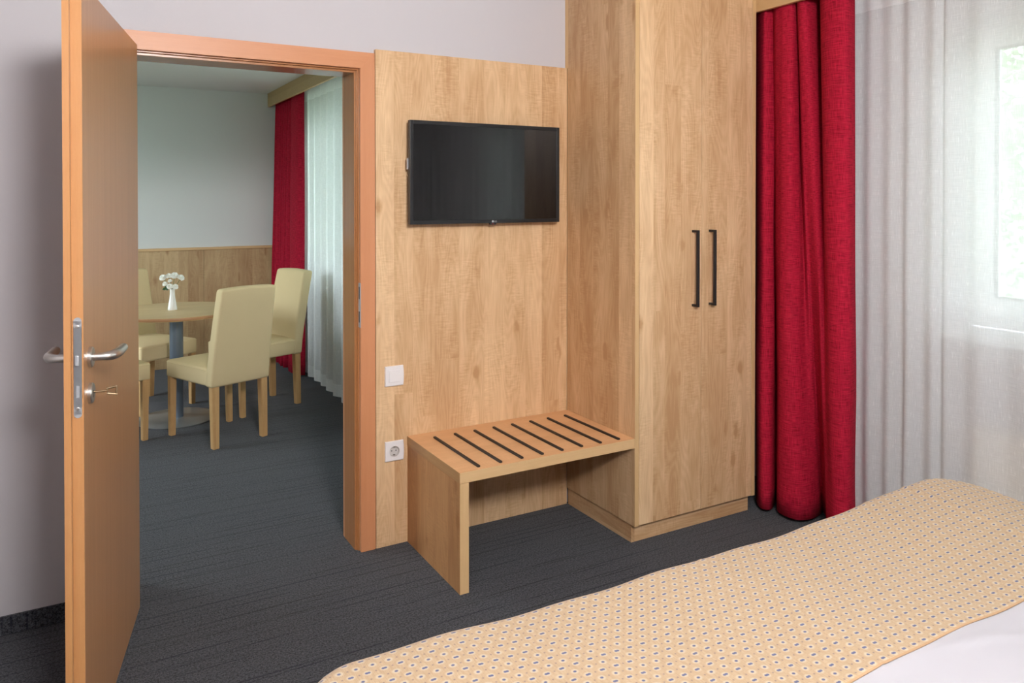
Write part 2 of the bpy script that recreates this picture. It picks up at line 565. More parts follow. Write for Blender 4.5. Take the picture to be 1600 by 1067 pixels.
def obj(name, bm, mat, parent=None, smooth=False, world=True, auto=True):
    """link bm as one mesh object; coordinates are world ones, re-based on the parent's place when world is True"""
    bmesh.ops.recalc_face_normals(bm, faces=bm.faces[:])
    if parent is not None and world:
        bm.transform(Matrix.Translation(-base_of(parent)))
    me = bpy.data.meshes.new(name)
    bm.to_mesh(me)
    bm.free()
    mats = mat if isinstance(mat, (list, tuple)) else [mat]
    for m in mats:
        me.materials.append(m)
    if smooth:
        for p in me.polygons:
            p.use_smooth = True
        if auto:
            me.set_sharp_from_angle(angle=radians(40))
    o = bpy.data.objects.new(name, me)
    COL.objects.link(o)
    if parent is not None:
        o.parent = parent
    return o


def base_of(o):
    v = Vector((0, 0, 0))
    while o is not None:
        v += o.location
        o = o.parent
    return v


def tag(o, label, cat, group=None):
    o['label'] = label
    o['category'] = cat
    if group:
        o['group'] = group
    return o


def thing(name, label, cat, loc, rz=0.0, group=None):
    o = bpy.data.objects.new(name, None)
    o.empty_display_size = 0.1
    COL.objects.link(o)
    o.location = loc
    o.rotation_euler = (0, 0, rz)
    return tag(o, label, cat, group)


def struct(name, bm, mat, parent=None, **k):
    o = obj(name, bm, mat, parent, **k)
    if parent is None:
        o['kind'] = 'structure'
    return o


def struct_empty(name, loc):
    o = bpy.data.objects.new(name, None)
    COL.objects.link(o)
    o.location = loc
    o['kind'] = 'structure'
    return o


def bx(name, mat, parent, x0, x1, y0, y1, z0, z1, bev=0.0, seg=1, **k):
    bm = new_bm()
    box(bm, x0, x1, y0, y1, z0, z1, bev, seg)
    return obj(name, bm, mat, parent, **k)


# ================================================================== the setting
# --- floors and ceilings
bm = new_bm()
box(bm, -3.2, 2.3, -4.6, 4.3, -0.1, 0.0)
struct('floor', bm, M['carpet'])
bm = new_bm()
box(bm, -1.9, 2.3, -4.6, 0.17, 2.42, 2.55)
struct('ceiling', bm, M['ceil'])
bm = new_bm()
box(bm, -3.2, 0.95, 0.17, 4.3, 2.378, 2.55)
struct('ceiling', bm, M['ceil'])

# --- wall with the doorway (opening x -0.915..-0.06, z 0..1.98)
bm = new_bm()
box(bm, -3.2, -0.915, 0.02, 0.17, 0, 2.55)
box(bm, -0.06, 2.3, 0.02, 0.17, 0, 2.55)
box(bm, -0.915, -0.06, 0.02, 0.17, 1.985, 2.55)
struct('wall_back', bm, M['wall'])
# --- bedroom side walls
bm = new_bm()
box(bm, -2.0, -1.75, -4.6, 0.02, 0, 2.55)
struct('wall_left', bm, M['wall'])
bm = new_bm()
box(bm, -1.75, 2.3, -4.75, -4.6, 0, 2.55)
struct('wall_front', bm, M['wall'])
WY0, WY1, WZ0, WZ1 = -2.78, -1.2, 0.93, 2.16
bm = new_bm()
box(bm, 2.0, 2.3, -4.6, WY0, 0, 2.55)
box(bm, 2.0, 2.3, WY1, 0.02, 0, 2.55)
box(bm, 2.0, 2.3, WY0, WY1, 0, WZ0 - 0.03)
box(bm, 2.0, 2.3, WY0, WY1, WZ1, 2.55)
struct('wall_right', bm, M['wall'])
# --- dining room walls
bm = new_bm()
box(bm, -3.2, 1.1, 4.08, 4.3, 0, 2.55)
struct('wall_far', bm, M['wall2'])
bm = new_bm()
box(bm, -3.35, -3.2, 0.02, 1.5, 0, 2.55)  # unseen window opening added in this wall to brighten the dining room
box(bm, -3.35, -3.2, 3.4, 4.3, 0, 2.55)
box(bm, -3.35, -3.2, 1.5, 3.4, 0, 0.8)
box(bm, -3.35, -3.2, 1.5, 3.4, 2.2, 2.55)
struct('wall_far_left', bm, M['wall2'])
VY0, VY1, VZ0, VZ1 = 0.40, 3.40, 0.80, 2.3
bm = new_bm()
box(bm, 0.80, 1.1, 0.17, VY0, 0, 2.55)
box(bm, 0.80, 1.1, VY1, 4.08, 0, 2.55)
box(bm, 0.80, 1.1, VY0, VY1, 0, VZ0)
box(bm, 0.80, 1.1, VY0, VY1, VZ1, 2.55)
struct('wall_far_right', bm, M['wall2'])
# --- carpet strip as skirting left of the door
bm = new_bm()
box(bm, -1.75, -0.985, 0.010, 0.022, 0.0, 0.061, 0.002)
struct('baseboard_left', bm, M['carpet_v'])
# --- garden lawn outside
bm = new_bm()
box(bm, 2.3, 30, -25, 30, -1.3, -1.2)
struct('ground', bm, M['grass'])

# --- door casing and lining (trim_1)
tr1 = struct_empty('trim_1', (-0.49, 0.05, 0))


def lathe_free_box(name, mat, x0, x1, y0, y1, z0, z1, bev=0.002):
    return bx(name, mat, tr1, x0, x1, y0, y1, z0, z1, bev)


CZ, CO = 1.973, 2.039
bm = new_bm()          # right casing board with mitred top
for (xa, xb) in ((-0.065, -0.0025),):
    vs = [bm.verts.new(p) for p in ((xa, -0.001, 0), (xb, -0.001, 0), (xb, -0.001, CO), (xa, -0.001, CZ),
                                    (xa, 0.0205, 0), (xb, 0.0205, 0), (xb, 0.0205, CO), (xa, 0.0205, CZ))]
    for f in ((0, 1, 2, 3), (7, 6, 5, 4), (0, 4, 5, 1), (1, 5, 6, 2), (2, 6, 7, 3), (3, 7, 4, 0)):
        bm.faces.new([vs[i] for i in f])
bmesh.ops.bevel(bm, geom=bm.edges[:], offset=0.0015, segments=2, affect='EDGES')
obj('casing_side', bm, M['casing'], tr1)
bm = new_bm()
xa, xb = -0.91, -0.972
vs = [bm.verts.new(p) for p in ((xa, -0.001, 0), (xb, -0.001, 0), (xb, -0.001, CO), (xa, -0.001, CZ),
                                (xa, 0.0205, 0), (xb, 0.0205, 0), (xb, 0.0205, CO), (xa, 0.0205, CZ))]
for f in ((3, 2, 1, 0), (4, 5, 6, 7), (1, 5, 4, 0), (2, 6, 5, 1), (3, 7, 6, 2), (0, 4, 7, 3)):
    bm.faces.new([vs[i] for i in f])
bmesh.ops.bevel(bm, geom=bm.edges[:], offset=0.0015, segments=2, affect='EDGES')
obj('casing_side', bm, M['casing'], tr1)
bm = new_bm()
vs = [bm.verts.new(p) for p in ((-0.91, -0.001, CZ), (-0.065, -0.001, CZ), (-0.0025, -0.001, CO), (-0.972, -0.001, CO),
                                (-0.91, 0.0205, CZ), (-0.065, 0.0205, CZ), (-0.0025, 0.0205, CO), (-0.972, 0.0205, CO))]
for f in ((0, 1, 2, 3), (7, 6, 5, 4), (0, 4, 5, 1), (1, 5, 6, 2), (2, 6, 7, 3), (3, 7, 4, 0)):
    bm.faces.new([vs[i] for i in f])
bmesh.ops.bevel(bm, geom=bm.edges[:], offset=0.0015, segments=2, affect='EDGES')
obj('casing_head', bm, M['casing_x'], tr1)
# rebate, seal step and lining
bx('rebate', M['lining'], tr1, -0.070, -0.058, 0.020, 0.032, 0, 1.977, 0.001)
bx('seal', M['lining'], tr1, -0.0745, -0.058, 0.0285, 0.036, 0, 1.970, 0.001)
bx('lining', M['lining'], tr1, -0.080, -0.058, 0.034, 0.172, 0, 1.985, 0.001)
bx('rebate', M['lining'], tr1, -0.917, -0.905, 0.020, 0.032, 0, 1.977, 0.001)
bx('lining', M['lining'], tr1, -0.917, -0.895, 0.034, 0.172, 0, 1.985, 0.001)
bx('rebate_head', M['lining'], tr1, -0.905, -0.070, 0.020, 0.034, 1.967, 1.985, 0.001)
bx('lining_head', M['lining'], tr1, -0.895, -0.080, 0.034, 0.172, 1.958, 1.985, 0.001)
bx('casing_rear', M['casing'], tr1, -0.080, -0.015, 0.168, 0.19, 0, 2.03, 0.002)
bx('casing_rear', M['casing'], tr1, -0.96, -0.895, 0.168, 0.19, 0, 2.03, 0.002)
bx('casing_rear_head', M['casing_x'], tr1, -0.895, -0.080, 0.168, 0.19, 1.965, 2.03, 0.002)
# strike plate let into the rebate
sp = bx('strike_plate', M['steel_d'], tr1, -0.0675, -0.064, -0.0025, 0.020, 0.919, 1.101, 0.001)
bm = new_bm()
for z0, z1 in ((1.035, 1.085), (0.94, 0.985)):
    box(bm, -0.0682, -0.0672, 0.004, 0.014, z0, z1)
obj('strike_hole', bm, M['black'], sp)

# --- the open door leaf (door_1)
ANG = radians(-102.3)
HX, HY = -0.882, -0.030
DV = Vector((cos(ANG), sin(ANG), 0))          # hinge -> free edge
NV = Vector((DV.y, -DV.x, 0))                 # visible face -> hidden face
LW = 0.84
door = struct_empty('door_1', (HX, HY, 0))
door.rotation_euler = (0, 0, ANG)             # local x = along the leaf, local -y = towards the hidden face
# local frame: x along DV, y = left of DV ; NV = -local y
bx('leaf', [M['beech']], door, 0, LW, -0.0255, 0, 0.007, 1.983, 0.0012, world=False)
bx('leaf_lip', M['beech'], door, -0.012, LW + 0.013, -0.041, -0.0255, 0.007, 1.996, 0.0015, world=False)
bx('edge_band', M['beech_edge'], door, LW - 0.0006, LW + 0.0012, -0.0253, -0.0004, 0.0072, 1.9828, world=False)
bx('edge_band', M['beech_edge'], door, LW + 0.0124, LW + 0.0140, -0.0407, -0.0258, 0.0072, 1.9955, world=False)
bm = new_bm()
box(bm, 0, 0.003, -0.009, 0.009, -0.1, 0.1)
lathe(bm, [(0.009, -0.0015), (0.009, 0.0015)], 20, Matrix.Translation((0.0015, 0, 0.115)) @ Matrix.Rotation(pi / 2, 4, 'Y'))
lathe(bm, [(0.009, -0.0015), (0.009, 0.0015)], 20, Matrix.Translation((0.0015, 0, -0.115)) @ Matrix.Rotation(pi / 2, 4, 'Y'))
box(bm, 0, 0.003, -0.009, 0.009, -0.115, 0.115)
bm.transform(Matrix.Translation((LW + 0.0006, -0.0125, 1.030)))
lp = obj('lock_plate', bm, M['steel_d'], door, world=False)
bm = new_bm()
box(bm, LW + 0.002, LW + 0.011, -0.018, -0.008, 1.035, 1.062, 0.003, 2)
obj('latch', bm, M['steel_d'], lp, world=False)
bx('bolt', M['steel_d'], lp, LW + 0.003, LW + 0.0048, -0.016, -0.008, 0.955, 0.986, 0.0005, world=False)
bm = new_bm()
for zz in (1.131, 0.929):
    lathe(bm, [(0.0042, 0), (0.0042, 0.0012), (0.0025, 0.0018)], 12, Matrix.Translation((LW + 0.0034, -0.0125, zz)) @ Matrix.Rotation(pi / 2, 4, 'Y'))
obj('screw', bm, M['steel'], lp, world=False, smooth=True)


def handle_set(side):
    """side +1: the face seen in the photograph (local +y), -1: the hidden face"""
    y0 = 0.0 if side > 0 else -0.041
    R = Matrix.Translation((LW - 0.062, y0, 1.043)) @ Matrix.Rotation(-pi / 2 * side, 4, 'X')
    bm = new_bm()
    lathe(bm, [(0.026, 0), (0.026, 0.007), (0.0235, 0.0095), (0.012, 0.0098)], 32, R)
    ro = obj('handle_rosette', bm, M['steel'], door, world=False, smooth=True)
    bm = new_bm()
    s = side
    cx, cz = LW - 0.062, 1.043
    path = [(cx, y0 + s * 0.008, cz), (cx, y0 + s * 0.030, cz), (cx - 0.003, y0 + s * 0.042, cz), (cx - 0.012, y0 + s * 0.051, cz),
            (cx - 0.028, y0 + s * 0.056, cz), (cx - 0.055, y0 + s * 0.058, cz - 0.001), (cx - 0.09, y0 + s * 0.060, cz), (cx - 0.112, y0 + s * 0.061, cz + 0.001), (cx - 0.122, y0 + s * 0.061, cz + 0.001), (cx - 0.127, y0 + s * 0.061, cz + 0.001)]
    tube(bm, path, [0.0105, 0.0105, 0.0115, 0.0124, 0.0130, 0.0130, 0.0124, 0.0114, 0.0088, 0.004], 16)
    obj('lever_handle', bm, M['steel'], door, world=False, smooth=True)
    R2 = Matrix.Translation((LW - 0.062, y0, 0.951)) @ Matrix.Rotation(-pi / 2 * side, 4, 'X')
    bm = new_bm()
    lathe(bm, [(0.026, 0), (0.026, 0.007), (0.0235, 0.0095), (0.0, 0.0098)], 32, R2)
    ke = obj('key_rosette', bm, M['steel'], door, world=False, smooth=True)
    bm = new_bm()
    lathe(bm, [(0.0045, 0), (0.0045, 0.0005)], 14, Matrix.Translation((LW - 0.062, y0 + s * 0.0098, 0.954)) @ Matrix.Rotation(-pi / 2 * side, 4, 'X'))
    box(bm, LW - 0.0640, LW - 0.060, y0 + s * 0.0098 - 0.0003, y0 + s * 0.0098 + 0.0003, 0.940, 0.954)
    obj('keyhole', bm, M['black'], ke, world=False)


handle_set(1)
handle_set(-1)
# hinges
for hz in (0.25, 1.73):
    bm = new_bm()
    tube(bm, [(-0.018, -0.045, hz - 0.05), (-0.018, -0.045, hz + 0.05)], 0.008, 12)
    obj('hinge', bm, M['steel_d'], door, world=False, smooth=True)
# key in the lock
kz = 0.954
key = thing('key', 'small dull metal key with square open bow in the door lock', 'key', (HX, HY, 0), ANG)
bm = new_bm()
kx = LW - 0.062
tube(bm, [(kx, 0.0107, kz), (kx, 0.040, kz)], 0.0022, 10)
obj('shaft', bm, M['brass'], key, world=False, smooth=True)
bm = new_bm()
w2, t2 = 0.0115, 0.0011
# bow stands roughly square to the view: an open trapezoid frame
Rk = Matrix.Translation((kx, 0.040, kz))
for (ya, za, yb, zb) in ((0, -0.006, 0.024, -0.0105), (0, 0.006, 0.024, 0.0105), (0.0225, -0.0105, 0.0225, 0.0105), (0.002, -0.006, 0.002, 0.006)):
    tube(bm, [(kx, 0.040 + ya, kz + za), (kx, 0.040 + yb, kz + zb)], 0.0027, 8)
obj('bow', bm, M['brass'], key, world=False)

# --- bedroom window (window_1)


def window(name, x, y0, y1, z0, z1, sashes, sill):
    w = struct_empty(name, (x, (y0 + y1) / 2, z0))
    fw = 0.055
    bm = new_bm()
    box(bm, x, x + 0.07, y0, y0 + fw, z0, z1, 0.003)
    box(bm, x, x + 0.07, y1 - fw, y1, z0, z1, 0.003)
    box(bm, x, x + 0.07, y0 + fw, y1 - fw, z0, z0 + fw, 0.003)
    box(bm, x, x + 0.07, y0 + fw, y1 - fw, z1 - fw, z1, 0.003)
    obj('window_frame', bm, M['upvc'], w)
    n = sashes
    a, b = y0 + fw - 0.012, y1 - fw + 0.012
    L = (b - a) / n
    for i in range(n):
        p, q = a + i * L + 0.003, a + (i + 1) * L - 0.003
        sw = 0.075
        za, zb = z0 + fw - 0.012, z1 - fw + 0.012
        bm = new_bm()
        xx = x - 0.022
        box(bm, xx, xx + 0.06, p, p + sw, za, zb, 0.004, 2)
        box(bm, xx, xx + 0.06, q - sw, q, za, zb, 0.004, 2)
        box(bm, xx, xx + 0.06, p + sw, q - sw, za, za + sw, 0.004, 2)
        box(bm, xx, xx + 0.06, p + sw, q - sw, zb - sw, zb, 0.004, 2)
        s = obj('sash', bm, M['upvc'], w)
        bm = new_bm()
        g = 0.009
        box(bm, xx + 0.012, xx + 0.03, p + sw, p + sw + g, za + sw, zb - sw)
        box(bm, xx + 0.012, xx + 0.03, q - sw - g, q - sw, za + sw, zb - sw)
        box(bm, xx + 0.012, xx + 0.03, p + sw, q - sw, za + sw, za + sw + g)
        box(bm, xx + 0.012, xx + 0.03, p + sw, q - sw, zb - sw - g, zb - sw)
        obj('gasket', bm, M['gasket'], s)
        bx('pane', M['glass'], s, xx + 0.024, xx + 0.028, p + sw + 0.001, q - sw - 0.001, za + sw + 0.001, zb - sw - 0.001)
    if sill:
        bx('window_sill', M['upvc'], w, *sill, 0.004, 2)
    return w


window('window_1', 2.10, WY0, WY1, WZ0, WZ1, 2, (1.93, 2.11, WY0 - 0.03, WY1 + 0.02, 0.888, 0.926))
window('window_2', 0.92, VY0, VY1, VZ0, VZ1, 3, (0.76, 0.93, VY0 - 0.03, VY1 + 0.03, 0.815, 0.85))

# ================================================================== wall panel, television, fittings
XW = 0.943
pn = thing('wall_panel', 'tall maple board panel on the wall behind the television', 'wall panel', (0.45, 0.01, 0))
bx('board', M['maple'], pn, 0.0, XW, 0.0, 0.0195, 0.001, 2.056, 0.0008)

tv = thing('television', 'black flat screen television mounted on the maple panel', 'television', (0.494, -0.03, 1.553))
TX0, TX1, TZ0, TZ1 = 0.127, 0.861, 1.337, 1.769
bm = new_bm()
b_ = 0.0155
box(bm, TX0, TX0 + b_, -0.060, -0.036, TZ0, TZ1, 0.0015, 2)
box(bm, TX1 - b_, TX1, -0.060, -0.036, TZ0, TZ1, 0.0015, 2)
box(bm, TX0 + b_, TX1 - b_, -0.060, -0.036, TZ0, TZ0 + b_, 0.0012, 2)
box(bm, TX0 + b_, TX1 - b_, -0.060, -0.036, TZ1 - b_, TZ1, 0.0012, 2)
obj('bezel', bm, M['tvblack'], tv)
bx('screen', M['screen'], tv, TX0 + b_ - 0.001, TX1 - b_ + 0.001, -0.0565, -0.040, TZ0 + b_ - 0.001, TZ1 - b_ + 0.001)
bx('rear_case', M['tvblack'], tv, TX0 + 0.012, TX1 - 0.012, -0.038, -0.016, TZ0 + 0.02, TZ1 - 0.02, 0.008, 2)
bx('wall_bracket', M['black'], tv, 0.38, 0.60, -0.018, 0.0005, 1.45, 1.66, 0.003)
rc = bx('receiver', M['tvblack'], tv, 0.503, 0.533, -0.058, -0.044, 1.3305, 1.339, 0.002, 2)
bx('lens', M['redlens'], rc, 0.512, 0.518, -0.0588, -0.057, 1.331, 1.3375, 0.0005)
bx('port_cover', M['steel_d'], tv, TX0 - 0.004, TX0 + 0.012, -0.040, -0.028, 1.565, 1.612, 0.001)
# emblem on the lower bezel: round mark and two letters
bm = new_bm()
lathe(bm, [(0.0048, 0), (0.0048, 0.0006), (0.0, 0.0007)], 24, Matrix.Translation((0.5135, -0.0602, TZ0 + 0.0078)) @ Matrix.Rotation(pi / 2, 4, 'X'))
lg = obj('emblem', bm, M['logo'], tv)
cu = bpy.data.curves.new('emblem_letters', 'FONT')
cu.body = 'LG'
cu.size = 0.0105
cu.extrude = 0.0003
cu.materials.append(M['logo'])
tmp = bpy.data.objects.new('letters_curve', cu)
COL.objects.link(tmp)
bpy.context.view_layer.update()
me_ = bpy.data.meshes.new_from_object(tmp.evaluated_get(bpy.context.evaluated_depsgraph_get()))
bpy.data.objects.remove(tmp)
to = bpy.data.objects.new('emblem_letters', me_)
COL.objects.link(to)
to.parent = tv
to.location = Vector((0.5205, -0.0605, TZ0 + 0.0040)) - base_of(tv)
to.rotation_euler = (pi / 2, 0, 0)


def cover_plate(t, x0, x1, z0, z1, hole=None):
    """square cover frame with a slightly bowed right edge, with a round opening when hole is given"""
    bm = new_bm()
    zc = (z0 + z1) / 2
    n = 8
    outl = [(x0, z0), (x1, z0)]
    for i in range(1, n):
        zz = z0 + (z1 - z0) * i / n
        outl.append((x1 + 0.003 * (1 - ((zz - zc) / (z1 - zc)) ** 2), zz))
    outl += [(x1, z1), (x0, z1)]
    k = len(outl)
    xc = (x0 + x1) / 2
    fr = [bm.verts.new((xc + (x - xc) * 0.93, -0.0095, zc + (z - zc) * 0.93)) for x, z in outl]
    md = [bm.verts.new((x, -0.0070, z)) for x, z in outl]
    bk = [bm.verts.new((x, 0.0, z)) for x, z in outl]
    for a, b in ((fr, md), (md, bk)):
        for i in range(k):
            bm.faces.new((a[i], b[i], b[(i + 1) % k], a[(i + 1) % k]))
    bm.faces.new(bk[::-1]) if hole is None else None
    if hole is None:
        bm.faces.new(fr)
    else:
        hx, hz, r = hole
        m = 40
        ci = [bm.verts.new((hx + r * cos(2 * pi * i / m), -0.0095, hz + r * sin(2 * pi * i / m))) for i in range(m)]
        ed = [bm.edges.get((fr[i], fr[(i + 1) % k])) for i in range(k)]
        ed += [bm.edges.new((ci[i], ci[(i + 1) % m])) for i in range(m)]
        bmesh.ops.triangle_fill(bm, use_beauty=True, edges=ed)
    return obj('cover_frame', bm, M['plastic'], t)


sw = thing('light_switch', 'white square light switch on the maple panel above the socket', 'switch', (0.078, 0, 0.707))
cover_plate(sw, 0.037, 0.117, 0.666, 0.749)
bx('insert', M['plastic'], sw, 0.052, 0.102, -0.0112, -0.009, 0.682, 0.733, 0.0008)
bm = new_bm()
vs = [bm.verts.new(p) for p in ((0.0535, -0.0148, 0.684), (0.1005, -0.0148, 0.684), (0.1005, -0.0122, 0.731), (0.0535, -0.0122, 0.731),
                                (0.0535, -0.0108, 0.684), (0.1005, -0.0108, 0.684), (0.1005, -0.0108, 0.731), (0.0535, -0.0108, 0.731))]
for f in ((0, 1, 2, 3), (7, 6, 5, 4), (0, 4, 5, 1), (1, 5, 6, 2), (2, 6, 7, 3), (3, 7, 4, 0)):
    bm.faces.new([vs[i] for i in f])
bmesh.ops.bevel(bm, geom=bm.edges[:], offset=0.001, segments=2, affect='EDGES')
obj('rocker', bm, M['plastic'], sw)

so = thing('power_socket', 'white square power socket on the maple panel beside the bench', 'socket', (0.077, 0, 0.395))
SXc, SZc = 0.0765, 0.395
cover_plate(so, 0.037, 0.117, 0.354, 0.436, (SXc, SZc, 0.0222))
bm = new_bm()
Rx = Matrix.Translation((SXc, 0.0, SZc)) @ Matrix.Rotation(pi / 2, 4, 'X')
lathe(bm, [(0.0222, 0.0095), (0.0219, 0.0125), (0.0206, 0.0128), (0.0198, 0.0115), (0.0192, 0.0012), (0.0, 0.0010)], 40, Rx, cap=False)
ins = obj('socket_cup', bm, M['plastic_shade'], so, smooth=True)
bm = new_bm()
for sx in (-0.0095, 0.0095):
    lathe(bm, [(0.0026, 0.0), (0.0026, 0.0008)], 12, Matrix.Translation((SXc + sx, -0.0011, SZc)) @ Matrix.Rotation(pi / 2, 4, 'X'))
obj('pin_hole', bm, M['black'], ins)
for sz in (-1, 1):
    bx('earth_contact', M['plastic_d'], ins, SXc - 0.004, SXc + 0.004, -0.0080, -0.0008, SZc + sz * 0.0168 - 0.0016, SZc + sz * 0.0165 + 0.0016, 0.0005)

# ================================================================== luggage bench
XB, DB, HB = 0.1365, 0.506, 0.4467
bn = thing('luggage_bench', 'low maple luggage bench with dark slats beside the wardrobe', 'luggage bench', (0.54, -0.25, 0))
TT = 0.040
bm = new_bm()
box(bm, XB, XW - 0.001, -DB + 0.0015, -0.0005, HB - TT, HB, 0.0008)
obj('top', bm, M['maple_x'], bn)
bx('edge_band', M['edge_x'], bn, XB + 0.001, XW - 0.001, -DB, -DB + 0.002, HB - TT + 0.0006, HB - 0.0006)
bx('edge_band', M['maple_bench_edge'], bn, XB - 0.0007, XB + 0.0007, -DB + 0.001, -0.001, HB - TT + 0.0006, HB - 0.0006)
bx('side_panel', M['maple_bench_shade'], bn, XB + 0.0005, XB + 0.0375, -DB + 0.0025, -0.0005, 0.0, HB - TT - 0.0004, 0.0008)
bx('edge_band', M['edge'], bn, XB + 0.0010, XB + 0.0370, -DB + 0.0005, -DB + 0.0025, 0.0005, HB - TT - 0.0006)
for i, xs in enumerate((0.2255, 0.3195, 0.4125, 0.505, 0.5975, 0.6915, 0.784, 0.8765)):
    bm = new_bm()
    box(bm, xs - 0.006, xs + 0.006, -0.486, -0.081, HB - 0.0005, HB + 0.0072, 0.0022, 2)
    obj('slat', bm, M['rubber'], bn, smooth=True)

# ================================================================== wardrobe
XR, DW, ZP, ZT = 1.6425, 0.506, 0.0776, 2.415
wd = thing('wardrobe', 'tall maple wardrobe with two doors and long black bar handles', 'wardrobe', (1.29, -0.25, 0))
PT = 0.0205
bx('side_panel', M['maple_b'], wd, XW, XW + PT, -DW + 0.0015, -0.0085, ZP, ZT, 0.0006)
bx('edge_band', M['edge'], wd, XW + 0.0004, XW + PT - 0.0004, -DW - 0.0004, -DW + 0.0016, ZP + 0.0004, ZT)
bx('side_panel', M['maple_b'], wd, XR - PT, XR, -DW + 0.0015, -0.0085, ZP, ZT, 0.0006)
bx('edge_band', M['edge'], wd, XR - PT + 0.0004, XR - 0.0004, -DW - 0.0004, -DW + 0.0016, ZP + 0.0004, ZT)
bx('filler_strip', M['edge'], wd, XW + 0.001, XW + 0.05, -0.0085, 0.0192, 2.0565, ZT, 0.0005)
bx('filler_strip', M['edge'], wd, XW + 0.001, XW + 0.02, -0.0080, -0.0005, ZP, 2.0565, 0.0003)
bx('bottom_board', M['maple_x'], wd, XW + PT, XR - PT, -DW + 0.024, -0.01, ZP + 0.001, ZP + 0.020)
bx('top_board', M['maple_x'], wd, XW + PT, XR - PT, -DW + 0.024, -0.01, ZT - 0.02, ZT)
bx('back_board', M['maple'], wd, XW + PT, XR - PT, -0.022, -0.012, ZP + 0.02, ZT - 0.02)
GX = 1.3115
dA0, dA1, dB0, dB1 = XW + PT + 0.0028, GX - 0.0012, GX + 0.0012, XR - PT - 0.0028
doors = []
for (a, b, mt) in ((dA0, dA1, 'maple_c'), (dB0, dB1, 'maple')):
    d = bx('door', M[mt], wd, a, b, -DW + 0.0005, -DW + 0.0195, ZP + 0.002, ZT - 0.003, 0.0008)
    doors.append(d)
for d, hx in ((doors[0], 1.2605), (doors[1], 1.3595)):
    bm = new_bm()
    r = 0.0058
    box(bm, hx - r, hx + r, -DW - 0.0375, -DW - 0.0265, 0.976, 1.308, 0.0012, 2)
    for zz in (0.976, 1.298):
        box(bm, hx - r * 0.9, hx + r * 0.9, -DW - 0.0300, -DW + 0.0010, zz, zz + 0.010, 0.0008)
    obj('handle', bm, M['black'], wd if False else d)
bm = new_bm()
x0_, y0_ = XW + 0.006, -DW + 0.031
box(bm, x0_, x0_ + 0.018, y0_, -0.0005, 0.0, ZP - 0.0025, 0.0006)
obj('plinth_side', bm, M['maple_q'], wd)
bx('plinth_front', M['maple_p'], wd, x0_ + 0.018, XR - 0.01, y0_, y0_ + 0.018, 0.0, ZP - 0.0025, 0.0006)
bx('plinth_side', M['maple_q'], wd, XR - 0.028, XR - 0.01, y0_ + 0.018, -0.001, 0.0, ZP - 0.0025, 0.0006)
bm = new_bm()
box(bm, XW + 0.012, XR - 0.016, -DW + 0.045, -0.002, ZP - 0.0028, ZP)
obj('plinth_top', bm, M['black'], wd)

# ================================================================== pelmets


def pelmet(label, x, y0, y1, z0, z1, board):
    t = thing('curtain_pelmet', label, 'pelmet', (x, (y0 + y1) / 2, z0))
    bx('fascia', M[board], t, x, x + 0.019, y0, y1, z0 + 0.0015, z1)
    bx('edge_band', M['edge'], t, x + 0.0003, x + 0.0187, y0, y1, z0, z0 + 0.0016)
    bx('track', M['upvc'], t, x + 0.06, x + 0.11, y0 + 0.05, y1 - 0.05, z1 - 0.03, z1 - 0.002, 0.002)
    return t


pelmet('maple curtain pelmet board meeting the top of the wardrobe', 1.6435, -4.59, -0.08, 2.298, 2.419, 'maple_y')
pelmet('maple curtain pelmet board along the dining room ceiling', 0.452, 0.20, 4.078, 2.258, 2.3775, 'maple_pelmet_shade')

# ================================================================== curtains


def catmull(pts, m):
    """dense smooth line through 2-D points"""
    out = []
    n = len(pts)
    for i in range(n - 1):
        p0, p1, p2, p3 = pts[max(i - 1, 0)], pts[i], pts[i + 1], pts[min(i + 2, n - 1)]
        for k in range(m):
            t = k / m
            q = []
            for a in (0, 1):
                q.append(0.5 * (2 * p1[a] + (p2[a] - p0[a]) * t + (2 * p0[a] - 5 * p1[a] + 4 * p2[a] - p3[a]) * t * t + (3 * p1[a] - p0[a] - 3 * p2[a] + p3[a]) * t ** 3))
            out.append(tuple(q))
    out.append(tuple(pts[-1]))
    return out


def curtain_sheet(bm, top, bot, z0, z1, rows=24, wav=0.0, ease=1.0):
    """vertical sheet between two plan lines with the same number of points; uv in metres"""
    uvl = bm.loops.layers.uv.new('UVMap')
    n = len(top)
    s = [0.0]
    for a, b in zip(bot, bot[1:]):
        s.append(s[-1] + sqrt((a[0] - b[0]) ** 2 + (a[1] - b[1]) ** 2))
    grid = []
    for r in range(rows + 1):
        f = r / rows
        z = z0 + (z1 - z0) * f
        g = f ** ease
        ln = []
        for i in range(n):
            x = bot[i][0] * (1 - g) + top[i][0] * g
            y = bot[i][1] * (1 - g) + top[i][1] * g
            if wav:
                x += wav * sin(5.1 * z + i * 0.11) * (1 - f)
                y += wav * sin(7.3 * z + i * 0.07 + 2) * (1 - f) * 0.7
            ln.append(bm.verts.new((x, y, z)))
        grid.append(ln)
    for r in range(rows):
        for i in range(n - 1):
            f = bm.faces.new((grid[r][i], grid[r][i + 1], grid[r + 1][i + 1], grid[r + 1][i]))
            idx = ((r, i), (r, i + 1), (r + 1, i + 1), (r + 1, i))
            for lp, (rr, ii) in zip(f.loops, idx):
                lp[uvl].uv = (s[ii], (z1 - z0) * rr / rows)
    return bm


def thicken(o, t):
    m = o.modifiers.new('thickness', 'SOLIDIFY')
    m.thickness = t
    m.offset = 0


